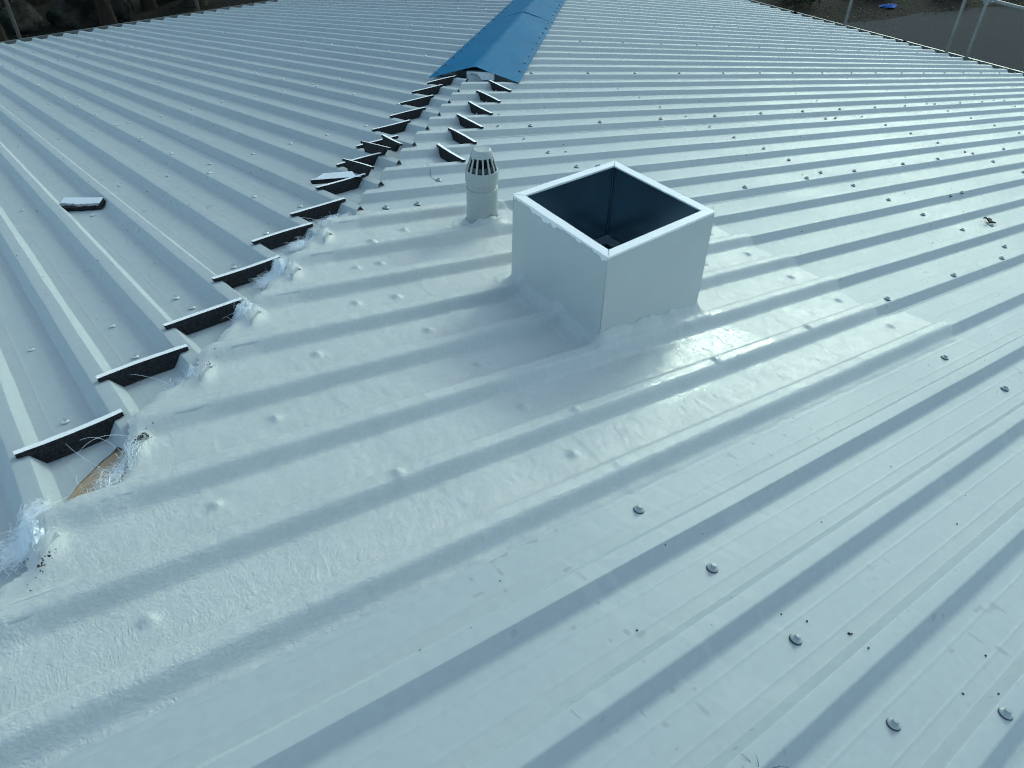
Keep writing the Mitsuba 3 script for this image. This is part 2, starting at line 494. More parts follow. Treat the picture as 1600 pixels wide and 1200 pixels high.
# the pale block closing the hollow under the cap's end
blk = trimesh.creation.box((0.05, 0.17, 0.045))
put('building__hip_closure', moved(blk, frame(np.array([2.945, 2.905, -TS * 2.945 - 0.006]), hipd, hside, hup)), 'm_white')
lab('building__hip_closure', 'pale block filling the open end of the blue capping')

# ------------------------------------------------------------------ screws
def proj_px(P):
    d = np.asarray(P, float) - CAM
    r = np.cross(FWD, UP)
    z = d @ FWD
    f = 1200.65
    return 800 + f * (d @ r) / z, 600 - f * (d @ UP) / z, z


def in_view(P, m=25):
    x, y, z = proj_px(P)
    return z > 0.1 and -m < x < 1600 + m and -m < y < 1200 + m


hexa = trimesh.creation.cylinder(0.0052, 0.0075, sections=6)
hexa.apply_translation([0, 0, 0.0088])
SCREW = cat([lathe([(0.0, 0.0127), (0.0042, 0.0124), (0.0054, 0.0116), (0.0060, 0.0070), (0.0066, 0.0062), (0.0105, 0.0048), (0.0115, 0.0036), (0.0113, 0.0028), (0.004, 0.0026)], 18), hexa])
GASKET = lathe([(0.004, 0.0028), (0.0108, 0.0029), (0.0122, 0.0016), (0.0120, -0.001)], 18)
SMALL = SCREW.copy()
SMALL.apply_scale(0.78)
SCREW_PLY = {'R': ply(SCREW, 'm_screw', smooth=35), 'L': ply(SMALL, 'm_steelscrew', smooth=35)}
GASKET_PLY = ply(GASKET, 'm_rubber', smooth=35)


def coat_poly():
    hip = [(-0.42, -0.343), (-0.33, -0.23), (-0.22, -0.11), (-0.111, -0.002), (-0.066, 0.018), (-0.050, 0.067), (-0.025, 0.105), (0.011, 0.118), (0.035, 0.138), (0.070, 0.150), (0.118, 0.172), (0.150, 0.222), (0.175, 0.303), (0.213, 0.375), (0.26, 0.412),
           (0.357, 0.455), (0.405, 0.515), (0.485, 0.625), (0.582, 0.691), (0.645, 0.765), (0.694, 0.825), (0.753, 0.856), (0.819, 0.95), (0.919, 1.045), (0.998, 1.092), (1.08, 1.175), (1.127, 1.215), (1.19, 1.23)]
    rest = [(1.30, 1.205), (1.55, 1.19), (1.70, 1.15), (1.80, 1.02), (1.88, 0.80), (2.05, 0.70), (2.535, 0.69), (2.535, 0.50), (2.545, 0.30), (2.54, 0.10), (2.50, -0.04), (2.47, -0.10), (2.62, -0.14), (2.64, -0.24), (2.60, -0.343)]
    return sg.Polygon(hip + rest).buffer(0)


COAT = coat_poly()
bumps = []
screws = []        # (distance, side, sheet, x, y, z, normal)


def add_screw(side, v, s, crown=False):
    """v: distance across the ribs in rib units from the first rib's crown edge; s: coordinate down the slope."""
    if side == 'R':
        y = RY0 + PITCH * v
        x = s
        if x < y + 0.06 or x > XE - 0.05:
            return
        h = float(profile_h(PITCH * v))
        P = np.array([x, y, -TS * x]) + NR * h
        k = int(math.floor((v + 0.14) / 5))
        if COAT.contains(sg.Point(x, y)):
            bumps.append((x, y))
            return
        n = NR
    else:
        x = LX0 - 0.034 + PITCH * v
        y = s
        if y < x + 0.08 or y > YE - 0.05:
            return
        h = float(profile_h(PITCH * v))
        P = np.array([x, y, -TS * y]) + NL * h
        k = int(math.floor((v + 0.14) / 5))
        n = NL
    perp = abs(x - y) / math.sqrt(2)
    if perp < 0.30 and (x + y) / 2 > 2.85:
        return
    if in_view(P):
        screws.append((np.linalg.norm(P - CAM), side, k, P, n))


jr = lambda a: float(rng.uniform(-a, a))
for i in range(-8, 62):
    for xr in (0.972, 2.42, 3.875, 5.685, 7.15, 8.60, 10.05, 11.35):
        add_screw('R', i + 0.585 + jr(0.03), xr + jr(0.012))
    add_screw('R', i + 0.62, RY0 + PITCH * (i + 0.62) + 0.225 + jr(0.015))
for k in range(0, 12):
    x0 = {0: 1.143, 1: 3.571, 2: 3.56, 3: 5.04, 4: 5.86, 5: 6.72}.get(k, 7.2)
    for j in range(-6, 22):
        add_screw('R', 5 * k + 0.085, x0 + 0.5 * j + jr(0.03))
for v, s in ((7.98, 4.46), (7.97, 4.32), (14.62, 5.20), (14.62, 5.33), (6.44, 4.15), (13.2, 2.45), (10.3, 3.57), (9.58, 1.62), (11.62, 1.30), (8.58, 2.14), (7.6, 2.16)):
    add_screw('R', v, s)
for j in range(-6, 58):
    for yr in (0.975, 2.46, 3.95, 5.42, 6.9, 8.4, 9.9, 11.4):
        if abs(yr - 2.46) < 0.1 and j == 1:
            yr = 2.13
        add_screw('L', j + 0.585 + jr(0.04), yr + jr(0.03))
    add_screw('L', j + 0.585 + jr(0.03), LX0 - 0.034 + PITCH * (j + 0.585) + 0.43 + jr(0.02))
for v0, y0 in ((4, 0.63), (10, 1.03), (15, 1.3), (20, 1.6), (25, 1.7), (30, 1.9)):
    for j in range(1, 22):
        add_screw('L', v0 + 0.085, y0 + 0.52 * j + jr(0.03))
screws.sort(key=lambda a: a[0])
far = []
for i, (d, side, k, P, n) in enumerate(screws):
    e1 = np.cross(n, [0.3, 0.8, 0.1])
    e1 /= np.linalg.norm(e1)
    n = n + np.array([jr(0.05), jr(0.05), 0])
    n /= np.linalg.norm(n)
    e1 = e1 - n * (e1 @ n)
    e1 /= np.linalg.norm(e1)
    M = frame(P, e1, np.cross(n, e1), n)
    holder = SHEETS.get((side, k))
    if i < 300 and holder:
        put(holder + '__screw', SCREW_PLY[side], None, to_world=T4(M))
        if i < 150 and side == 'R':
            put(holder + '__gasket', GASKET_PLY, None, to_world=T4(M))
    else:
        far.append(moved(SCREW, M))
if far:
    key = put('building__far_screws', cat(far), 'm_screw', smooth=35)
    lab(key, 'tiny fixing screws on the far parts of the roof', kind='stuff')

# ------------------------------------------------------------------ fibreglass coating on the right face
BQ = [(1.3385, 0.1374), (1.7560, 0.1420), (1.7640, 0.5570), (1.3620, 0.5600)]      # the vent box's corners
BOX = sg.Polygon(BQ)
BZT = 0.0249
VX, VY, VR = 1.545, 0.972, 0.0555                                       # the vent pipe


def coating():
    st = 0.0055
    xs, ys = np.arange(-0.46, 2.68, st), np.arange(-0.36, 1.24, st)
    X, Y = np.meshgrid(xs, ys, indexing='ij')
    X = X + (meshkit.noise(np.stack([X * 200, Y * 200, 0 * X], -1), 3) - 0.5) * 0.002
    Y = Y + (meshkit.noise(np.stack([X * 200, Y * 200, 0 * X], -1), 4) - 0.5) * 0.002
    wob = (meshkit.fbm(np.stack([X * 26, Y * 26, 0 * X], -1), 4, 8) - 0.5)
    pts = shapely.points(X.ravel(), Y.ravel())
    inside = shapely.contains(COAT, pts)
    d = shapely.distance(shapely.boundary(COAT), pts)
    sd = np.where(inside, d, -d).reshape(X.shape)
    lower = Y < -0.29
    sd = sd + wob * np.where(lower, 0.012, 0.02)
    # smoothed ribs: averaging the profile over +-6 mm
    H = np.zeros_like(X)
    wts = [(-0.006, 0.12), (-0.004, 0.18), (-0.002, 0.2), (0.0, 0.2), (0.002, 0.2), (0.004, 0.18), (0.006, 0.12)]
    for o, w in wts:
        H += w * profile_h(Y + o - RY0)
    H /= sum(w for _, w in wts)
    HL = np.zeros_like(X)
    for o, w in wts:
        HL += w * profile_h(X + o - (LX0 - 0.034))
    tap = np.clip((Y - X - 0.020) / 0.060, 0, 1)
    tap = tap * tap * (3 - 2 * tap)
    HL = (HL / sum(w for _, w in wts) + DEPTH) * tap - DEPTH - TS * (Y - X) * CS
    lap = 1 / (1 + np.exp(-np.clip((Y - X - 0.012) / 0.008, -40, 40)))
    m_ = np.maximum(H, HL) + 0.002 * np.exp(-np.abs(H - HL) / 0.004)
    H = H * (1 - lap) + m_ * lap
    near = np.clip((Y - X + 0.05) / 0.03, 0, 1)
    H = H * (1 - near) + gaussian_filter(H, 2.0) * near
    ramp = np.clip(sd / np.where((X > 1.95) & (Y > -0.27), 0.055, 0.012), -1.0, 1)
    t_ = 0.0042 * ramp
    tex = (meshkit.fbm(np.stack([X * 70, Y * 45, 0 * X], -1), 3, 21) - 0.5) * 0.0020 + (meshkit.fbm(np.stack([X * 14, Y * 14, 0 * X], -1), 2, 31) - 0.5) * 0.002
    H = H + t_ + tex * np.clip(ramp, 0, 1)
    # seams where mats overlap
    for x0, sl in ((1.02, 0.10), (0.62, -0.12), (2.05, 0.05)):
        e = X - (x0 + sl * Y) + 0.012 * wob
        H += 0.0011 / (1 + np.exp(-np.clip(e / 0.0018, -40, 40))) * (np.abs(e) < 0.25) * np.clip((0.25 - np.abs(e)) / 0.2, 0, 1) * np.clip(ramp, 0, 1)
    for bx, by in bumps:
        r2 = (X - bx) ** 2 + (Y - by) ** 2
        H += 0.0085 * np.exp(-r2 / 0.0115 ** 2) * np.clip(ramp, 0, 1)
    # upstands round the box and the pipe
    db = shapely.distance(BOX, shapely.points(X.ravel(), Y.ravel())).reshape(X.shape)
    wv = 0.022 * (meshkit.fbm(np.stack([X * 24, Y * 24, 0 * X], -1), 2, 14) - 0.5)
    inn = (db <= 1e-9)
    H = H + (0.040 + wv) * np.exp(-(db / 0.016) ** 1.3) * np.where(inn, 1.0, 1)
    lapw = 0.052 + 0.05 * wob + 0.012 * (meshkit.noise(np.stack([X * 9, Y * 9, 0 * X], -1), 44) - 0.5)
    H = H + 0.0034 / (1 + np.exp(np.clip((db - lapw) / 0.0016, -40, 40)))
    dvv = np.hypot(X - VX, Y - VY) - VR
    H = H + 0.0028 / (1 + np.exp(np.clip((dvv - 0.7 * lapw) / 0.0016, -40, 40)))
    # a thick bead round the box fills the pans beside it
    bead = np.exp(-(np.maximum(db - 0.012, 0) / 0.03) ** 2)
    H = np.maximum(H, bead * 0.0 + (-0.018 + 0.9 * wv) * bead + H * (1 - bead))
    dv = np.abs(np.hypot(X - VX, Y - VY) - VR)
    ins_v = np.hypot(X - VX, Y - VY) < VR
    H = H + 0.028 * np.exp(-(dv / 0.010) ** 1.2) * np.where(ins_v, 0.5, 1)
    P = np.stack([X, Y, -TS * X], -1) + H[..., None] * NR
    keep = (sd > -0.006)
    # at the hip the coat ends ragged, elsewhere it sinks below the sheet
    n, m = X.shape
    idx = np.arange(n * m).reshape(n, m)
    q = np.stack([idx[:-1, :-1], idx[1:, :-1], idx[1:, 1:], idx[:-1, 1:]], -1).reshape(-1, 4)
    kf = keep.ravel()
    q = q[kf[q].all(1)]
    F = np.vstack([q[:, [0, 1, 2]], q[:, [0, 2, 3]]])
    me = trimesh.Trimesh(P.reshape(-1, 3), F, process=False)
    me.remove_unreferenced_vertices()
    return me


key = put('building__fibreglass_coating', coating(), 'm_coat', smooth=True)
lab(key, 'glossy brushed fibreglass coat over the ribs round the vent box and pipe')

# ------------------------------------------------------------------ vent box
lab('vent_box', 'square open-topped metal vent box with white rim standing on the coated ribs', 'vent')


def ragged_skin(a, b, zbot, n=140, seed=0, amp=0.010, out=0.002):
    """An outer skin of coating on a face from a to b (plan points), its upper edge ragged, set off the metal."""
    a, b = np.asarray(a, float), np.asarray(b, float)
    dirv = (b - a) / np.linalg.norm(b - a)
    nrm = np.array([dirv[1], -dirv[0]])
    a = a - dirv * 0.0021
    b = b + dirv * 0.0021
    s = np.linspace(0, np.linalg.norm(b - a), n)
    top = BZT - 0.004 - amp * meshkit.fbm(np.stack([s * 42, 0 * s, 0 * s + seed], -1), 4, seed) ** 1.6
    V, F = [], []
    rows = 16
    for j in range(rows + 1):
        f = j / rows
        z = zbot * (1 - f) + top * f
        off = out + 0.0042 * (meshkit.fbm(np.stack([s * 6, z * 6, 0 * s + 5], -1), 3, seed) - 0.4)
        if j == rows:
            off = off * 0 + 0.0003
            z = z + 0.001
        p = a[None, :] + dirv[None, :] * s[:, None] + nrm[None, :] * off[:, None]
        V.append(np.c_[p, z])
    V = np.vstack(V)
    for j in range(rows):
        for i in range(n - 1):
            F += [[j * n + i, j * n + i + 1, (j + 1) * n + i + 1], [j * n + i, (j + 1) * n + i + 1, (j + 1) * n + i]]
    return trimesh.Trimesh(V, F, process=False)


def shrunk(d):
    return BOX.buffer(-d, join_style='mitre')


def ring(d0, d1, z0, z1):
    m = trimesh.creation.extrude_polygon(shrunk(d0).difference(shrunk(d1)), z1 - z0, engine='earcut')
    m.apply_translation([0, 0, z0])
    return m


zb = -0.40
put('vent_box__casing', ring(0, 0.0016, zb, BZT - 0.0018), 'm_white')
for i, (sd, am) in enumerate(((3, 0.004), (6, 0.010), (5, 0.012), (4, 0.030))):
    put('vent_box__coated_side', ragged_skin(BQ[i], BQ[(i + 1) % 4], zb, seed=sd, amp=am), 'm_boxcoat', smooth=40)
lab('vent_box__coated_side_003', 'coated side with a torn white upper edge')
RW = 0.024
c_ = list(shrunk(-0.003).exterior.coords)[:4]
i_ = list(shrunk(RW).exterior.coords)[:4]
c_ = [min(c_, key=lambda p: math.dist(p, q)) for q in BQ]
i_ = [min(i_, key=lambda p: math.dist(p, q)) for q in BQ]
cen = np.mean(BQ, 0)
tilt = [0.0006, -0.0004, 0.0008, 0.0]
for e in range(4):
    f = (e + 1) % 4
    p = [np.array(c_[e]), np.array(c_[f]), np.array(i_[f]), np.array(i_[e])]
    dv = (p[1] - p[0]) / np.linalg.norm(p[1] - p[0])
    p[0], p[3], p[1], p[2] = p[0] + dv * 0.001, p[3] + dv * 0.001, p[1] - dv * 0.001, p[2] - dv * 0.001
    # a folded strip, a little uneven along its length
    n = 30
    A_ = [p[0] + (p[1] - p[0]) * t_ for t_ in np.linspace(0, 1, n)]
    B_ = [p[3] + (p[2] - p[3]) * t_ for t_ in np.linspace(0, 1, n)]
    w_ = 0.0016 * (meshkit.fbm(np.c_[np.linspace(0, 6, n), np.zeros(n), np.full(n, e * 4.0)], 3, e) - 0.5)
    down = [np.array([*b, BZT - 0.005]) for b in B_]
    top0 = [np.array([*a, BZT + tilt[e] + w]) for a, w in zip(A_, w_)]
    top1 = [np.array([*b, BZT + tilt[e] + w * 0.6]) for b, w in zip(B_, w_)]
    low = [np.array([*a, BZT - 0.006]) for a in A_]
    put('vent_box__rim', strip(np.stack([low, top0, top1, down], 0), 0.0012), 'm_white', smooth=25)
put('vent_box__liner', ring(0.0045, 0.0055, -0.80, BZT - 0.003), 'm_galv')
lab('vent_box__liner', 'dark galvanised inner faces of the vent box')
sq = shrunk(0.0085).exterior.coords
sc = min(sq, key=lambda p: math.dist(p, BQ[2]))
put('vent_box__seam', tube([(sc[0], sc[1], -0.78), (sc[0], sc[1], -0.3), (sc[0], sc[1], BZT - 0.006)], 0.0022, 8), 'm_galv')
pm = trimesh.creation.extrude_polygon(shrunk(0.010).difference(shrunk(0.05)), 0.003, engine='earcut')
pm.apply_translation([0, 0, -0.232])
put('vent_box__base_flange', pm, 'm_plate')
lab('vent_box__base_flange', 'paint-spattered flange round the dark hole at the foot of the box')
bm = trimesh.creation.extrude_polygon(shrunk(0.006), 0.02, engine='earcut')
bm.apply_translation([0, 0, -0.62])
put('vent_box__base', bm, 'm_brown')
clip = lathe([(0, 0.004), (0.004, 0.0038), (0.007, 0.002), (0.008, 0)], 10)
for P, n in (((1.70, 0.5615, BZT - 0.004), (0, 1, 0)), ((1.69, 0.5616, BZT - 0.004), (0, 1, 0)), ((1.7615, 0.26, BZT - 0.02), (1, 0, 0))):
    n = np.array(n, float)
    e1 = np.array([0, 0, 1.0])
    put('vent_box__screw', moved(clip, frame(np.array(P), e1, np.cross(n, e1), n)), 'm_screw', smooth=40)

# ------------------------------------------------------------------ vent pipe
lab('vent_pipe', 'short round grey vent pipe with slotted cowl beside the vent box', 'vent pipe')


def at_v(m, z=0.0):
    m = m.copy()
    m.apply_translation([VX, VY, z])
    return m


put('vent_pipe__pipe', at_v(lathe([(VR + 0.002, -0.36), (VR + 0.0025, -0.30), (VR + 0.0015, -0.262), (VR, -0.24), (VR, -0.160), (VR - 0.004, -0.1585)], 56)), 'm_pipe', smooth=40)
put('vent_pipe__collar', at_v(lathe([(VR - 0.0050, -0.166), (VR - 0.0042, -0.162), (VR - 0.0040, -0.140), (VR - 0.007, -0.1345)], 56)), 'm_pipe', smooth=40)
put('vent_pipe__cowl', at_v(lathe([(VR - 0.004, -0.132), (VR + 0.0015, -0.135), (VR + 0.003, -0.137), (VR + 0.0032, -0.104), (VR + 0.001, -0.0945), (VR - 0.003, -0.0935), (VR - 0.005, -0.097), (VR - 0.005, -0.13)], 56)), 'm_pipe', smooth=40)
nb = 14
for i in range(nb):
    a = 2 * math.pi * (i + 0.3) / nb
    c, s = math.cos(a), math.sin(a)
    r0, r1, z0, z1 = VR - 0.0005, 0.0385, -0.097, -0.044
    tn = np.array([-s, c, 0])
    w0, w1 = 0.0036, 0.0027
    V = []
    for r, z, w in ((r0, z0, w0), (r1, z1, w1)):
        for dr_, sg_ in ((0, -1), (0, 1), (-0.0035, 1), (-0.0035, -1)):
            V.append(np.array([(r + dr_) * c, (r + dr_) * s, z]) + tn * w * sg_)
    F = [[0, 1, 5], [0, 5, 4], [1, 2, 6], [1, 6, 5], [2, 3, 7], [2, 7, 6], [3, 0, 4], [3, 4, 7], [0, 3, 2], [0, 2, 1], [4, 5, 6], [4, 6, 7]]
    put('vent_pipe__cowl__bar', at_v(trimesh.Trimesh(V, F, process=False)), 'm_pipe')
put('vent_pipe__cowl__top', at_v(lathe([(0.0, -0.0225), (0.020, -0.0228), (0.027, -0.0215), (0.0315, -0.0235), (0.0345, -0.029), (0.0400, -0.043), (0.0385, -0.046), (0.033, -0.045), (0.0, -0.044)], 48)), 'm_pipe', smooth=30)
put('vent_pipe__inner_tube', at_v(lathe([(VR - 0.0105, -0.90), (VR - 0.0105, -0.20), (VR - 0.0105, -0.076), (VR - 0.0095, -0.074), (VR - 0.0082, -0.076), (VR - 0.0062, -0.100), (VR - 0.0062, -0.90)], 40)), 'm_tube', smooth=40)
lab('vent_pipe__inner_tube', 'near-black inner pipe ending half way up the slots')

# ------------------------------------------------------------------ foam fillers
FT = 0.017         # thickness along the slope


def foam_shape(bw=0.122, tw=0.207, top=0.011, lip=0.011, depth=DEPTH - 0.0005):
    """Cross-section (across ribs, height), centred; the lip lies on the crowns."""
    pw = 0.166
    pts = [(-bw / 2, -depth), (bw / 2, -depth), (pw / 2 + 0.001, 0.001), (tw / 2, 0.001), (tw / 2, top), (-tw / 2, top), (-tw / 2, 0.001), (-pw / 2 - 0.001, 0.001)]
    return sg.Polygon(pts).buffer(-0.0012).buffer(0.0012)


def foam_parts(seed, M, tape=True, torn=False):
    """black body + white tape; local x across, y along the slope, z up."""
    sh = foam_shape()
    b = trimesh.creation.extrude_polygon(sh, FT, engine='earcut')
    b = b.subdivide_to_size(0.012)
    b = moved(b, frame(np.array([0, FT / 2, 0]), np.array([1.0, 0, 0]), np.array([0, 0, 1.0]), np.array([0, -1.0, 0])))
    v = b.vertices
    r = meshkit.fbm(v * 40 + seed * 3.7, 3, seed) - 0.5
    bend = 0.006 * math.sin(seed * 2.1) * (v[:, 0] / 0.1) ** 2
    v = v + np.c_[0 * r, 0.002 * r + bend, 0.0012 * r]
    b = trimesh.Trimesh(v, b.faces, process=False)
    w = 0.207
    xs = np.linspace(-w / 2 - 0.001, w / 2 + 0.001, 24)
    fr = FT / 2 + 0.0005 - 0.002 * meshkit.noise(np.c_[xs * 60, xs * 0, xs * 0 + seed], seed)
    bk = -FT / 2 - 0.0005 + 0.001 * meshkit.noise(np.c_[xs * 60, xs * 0 + 5, xs * 0 + seed], seed)
    bendx = 0.006 * math.sin(seed * 2.1) * (xs / 0.1) ** 2
    V = np.stack([np.c_[xs, fr * 0 + bk + bendx, xs * 0 + 0.0118], np.c_[xs, fr + bendx, xs * 0 + 0.0118]], 0)
    tp = strip(V, 0.0009)
    return moved(b, M), moved(tp, M)


ORD = ['first', 'second', 'third', 'fourth', 'fifth', 'sixth', 'seventh', 'eighth', 'ninth', 'tenth', 'eleventh', 'twelfth', 'thirteenth', 'last']
LF = [(-1, 0.376), (0, 0.585), (1, 0.742), (2, 0.948), (3, 1.158), (4, 1.305), (5, 1.514), (6, 1.750), (7, 1.945), (8, 2.158), (9, 2.345), (10, 2.570), (11, 2.775), (12, 2.935)]
AX = np.array([1.0, 0, 0])
AY = np.array([0, 1.0, 0])


def rot_in(ax, n, deg):
    a = math.radians(deg)
    return ax * math.cos(a) + np.cross(n, ax) * math.sin(a)


for q, (j, y) in enumerate(LF):
    cx = LX0 - 0.034 + PITCH * j + 0.117
    n = NL
    ax = rot_in(AX, n, jr(2.0) + (3.0 if q == 0 else 0))
    M = frame(np.array([cx, y, -TS * y]) + n * 0.0008, ax, np.cross(n, ax), n)
    b, tp = foam_parts(q + 1, M)
    key = thing_key('foam_filler')
    put(key + '__body', b, 'm_foam', smooth=30)
    put(key + '__tape', tp, 'm_tape')
    lab(key, f'black foam filler with white top strip, {ORD[q]} from the viewer in the left row', 'foam filler', 'foam fillers in the left row')
RF = [(13, 1.630, 1.840), (14, 1.842, 2.050), (15, 2.040, 2.228), (16, 2.236, 2.434), (17, 2.430, 2.645), (18, 2.648, 2.872)]
RORD = ['nearest', 'second', 'third', 'fourth', 'fifth', 'farthest']
for q, (i, yc, x) in enumerate(RF):
    cy = RY0 + PITCH * i + 0.117
    n = NR
    ax = rot_in(np.array([0, -1.0, 0]), n, jr(2.0))
    M = frame(np.array([x, cy, -TS * x]) + n * 0.0008, ax, np.cross(n, ax), n)
    b, tp = foam_parts(q + 31, M)
    key = thing_key('foam_filler')
    put(key + '__body', b, 'm_foam', smooth=30)
    put(key + '__tape', tp, 'm_tape')
    lab(key, f'black foam filler right of the hip, {RORD[q]} of the six below the blue cap', 'foam filler', 'foam fillers in the right row')


def loose(a, b, up, label, seed, tape=True):
    """A filler lying between two points, its tape facing 'up'."""
    a, b, up = (np.asarray(v, float) for v in (a, b, up))
    ax = (b - a) / np.linalg.norm(b - a)
    n = up - ax * (up @ ax)
    n /= np.linalg.norm(n)
    M = frame((a + b) / 2, ax, np.cross(n, ax), n)
    bd, tp = foam_parts(seed, M)
    key = thing_key('loose_filler')
    put(key + '__body', bd, 'm_foam', smooth=30)
    put(key + '__tape', tp, 'm_tape')
    lab(key, label, 'foam filler')
    return key


loose((1.572, 1.905, -0.323), (1.590, 1.702, -0.288), (0.35, 0.15, 1), 'spare foam filler laid across the left row, left-hand one of the pair', 51)
loose((1.680, 1.915, -0.322), (1.650, 1.712, -0.288), (0.30, 0.1, 1), 'spare foam filler laid across the left row, right-hand one of the pair', 52)
loose((1.385, 1.700, -0.285), (1.402, 1.495, -0.250), (0.35, 0.15, 1), 'single spare foam filler leaning over the eighth filler of the left row', 53)
key = thing_key('loose_filler')
ta, tb = np.array([1.205, 1.640, -0.298]), np.array([1.350, 1.500, -0.270])
tax = (tb - ta) / np.linalg.norm(tb - ta)
tn = np.array([-0.20, -0.10, 1.0])
tn = tn - tax * (tn @ tax)
tn /= np.linalg.norm(tn)
TM = frame((ta + tb) / 2, tax, tn, np.cross(tax, tn))
put(key + '__body', foam_parts(54, TM)[0], 'm_foam', smooth=30)
wf = trimesh.creation.extrude_polygon(foam_shape().buffer(-0.002), 0.0012, engine='earcut')
put(key + '__white_face', moved(moved(wf, frame(np.array([0, FT / 2 + 0.0035, 0]), np.array([1.0, 0, 0]), np.array([0, 0, 1.0]), np.array([0, -1.0, 0]))), TM), 'm_tape')
lab(key, 'foam filler tipped over with its broad white side up behind the left row', 'foam filler')

# torn offcut lying in a left pan
lab('foam_offcut', 'torn foam offcut with white top lying alone in a far left pan', 'foam offcut')
oa, ob = np.array([0.415, 2.36, 0]), np.array([0.545, 2.185, 0])
for v in (oa, ob):
    v[2] = -TS * v[1] - DEPTH + 0.002
ax = (ob - oa) / np.linalg.norm(ob - oa)
nn_ = NL + np.array([-0.10, -0.50, 0.0])          # it leans towards the hip
nn_ = nn_ - ax * (nn_ @ ax)
nn_ /= np.linalg.norm(nn_)
OM = frame((oa + ob) / 2 + NL * 0.012 + ax * 0.010, ax, np.cross(nn_, ax), nn_)
L_ = 0.9 * np.linalg.norm(ob - oa)
xs = np.linspace(-L_ / 2, L_ / 2, 30)
jag = 0.012 * meshkit.fbm(np.c_[xs * 45, xs * 0, xs * 0], 3, 3)
body = sg.Polygon(list(zip(xs, -0.055 + jag + 0.012 * (xs / (L_ / 2)))) + [(L_ / 2, 0.008), (-L_ / 2, 0.008)])
bm = trimesh.creation.extrude_polygon(body, 0.022, engine='earcut')
put('foam_offcut__body', moved(bm, OM), 'm_foam')
torn = sg.Polygon(list(zip(xs, -0.046 + 1.2 * jag)) + [(L_ / 2, 0.0), (-L_ / 2, 0.0)])
tm = trimesh.creation.extrude_polygon(torn, 0.0012, engine='earcut')
tm.apply_translation([0, 0, 0.0222])
put('foam_offcut__torn_edge', moved(tm, OM), 'm_tape_torn')
j2 = 0.018 * meshkit.fbm(np.c_[xs * 28 + 3, xs * 0, xs * 0], 3, 9)
tape = sg.Polygon(list(zip(xs, -0.036 + j2)) + [(L_ / 2, 0.009), (-L_ / 2, 0.009)])
tm = trimesh.creation.extrude_polygon(tape, 0.0012, engine='earcut')
tm.apply_translation([0, 0, 0.0238])
put('foam_offcut__tape', moved(tm, OM), 'm_tape')

# ------------------------------------------------------------------ frayed glass fibre at the hip
def zsurf(x, y):
    """Height of the pans or ribs at a plan point."""
    zr = -TS * x + profile_h(y - RY0)
    zl = -TS * y + profile_h(x - (LX0 - 0.034))
    return np.where(x > y, zr, zl)


def tuft(centre, spread, n, length, direction, seed, lift=0.02, rad=0.00045):
    g = np.random.default_rng(seed)
    out = []
    for i in range(n):
        x = centre[0] + g.normal() * spread[0]
        y = centre[1] + g.normal() * spread[1]
        along = spread[2] if len(spread) > 2 else 0
        tt = g.uniform(-1, 1) * along
        x += tt
        y += tt
        p = np.array([x, y, float(zsurf(x, y)) + g.uniform(0.0005, 0.010)])
        a = direction + g.normal() * 1.0
        stray = g.random() < 0.10
        L = length * g.uniform(0.35, 0.9) * (1.5 if stray else 1)
        bend = g.normal() * 1.6
        st = np.linspace(0, 1, 7)
        ang = a + bend * st + g.normal() * 0.8 * np.sin(st * 4)
        px = x + np.concatenate([[0], np.cumsum(np.cos(ang[:-1]))]) * L / 6
        py = y + np.concatenate([[0], np.cumsum(np.sin(ang[:-1]))]) * L / 6
        hump = g.uniform(0.001, 0.006) + (g.uniform(0.004, 0.016) if stray else g.uniform(0, 0.005)) * np.sin(np.pi * st * g.uniform(0.5, 1.0))
        base = np.maximum(zsurf(px, py), gaussian_filter(zsurf(px, py), 1.0)) + 0.003
        pts = np.c_[px, py, base + hump]
        out.append(tube(pts, rad, 3, rad * 0.6))
    return cat(out)


def lump(centre, size, ang, seed, h=0.016):
    """A lumpy pad of fibre mat lying on the sheets."""
    nx, ny = 64, 44
    g = np.linspace(-1, 1, nx), np.linspace(-1, 1, ny)
    A, B = np.meshgrid(*g, indexing='ij')
    rr = np.sqrt(A ** 2 + B ** 2)
    sc = np.where(rr > 1e-6, np.maximum(np.abs(A), np.abs(B)) / np.maximum(rr, 1e-6), 1)
    A, B = A * sc, B * sc
    rag = 0.75 + 0.5 * meshkit.fbm(np.stack([A * 3, B * 3, 0 * A + seed], -1), 3, seed)
    X = centre[0] + size[0] * A * rag * math.cos(ang) - size[1] * B * rag * math.sin(ang)
    Y = centre[1] + size[0] * A * rag * math.sin(ang) + size[1] * B * rag * math.cos(ang)
    rr = np.sqrt(A ** 2 + B ** 2)
    soft = sum(zsurf(X + dx, Y + dy) for dx in (-.012, 0, .012) for dy in (-.012, 0, .012)) / 9
    Z = np.maximum(soft, zsurf(X, Y)) + 0.0015 + h * np.clip(1 - rr ** 2, 0, 1) * (0.4 + 1.2 * meshkit.fbm(np.stack([A * 4, B * 4, 0 * A + 3], -1), 3, seed + 1))
    Z = Z + h * np.clip(1.05 - rr ** 2, 0, 1) * 0.9 * (meshkit.fbm(np.stack([A * 11, B * 11, 0 * A + 8], -1), 3, seed + 2) - 0.5)
    return strip(np.stack([X, Y, Z], -1), 0.0012)


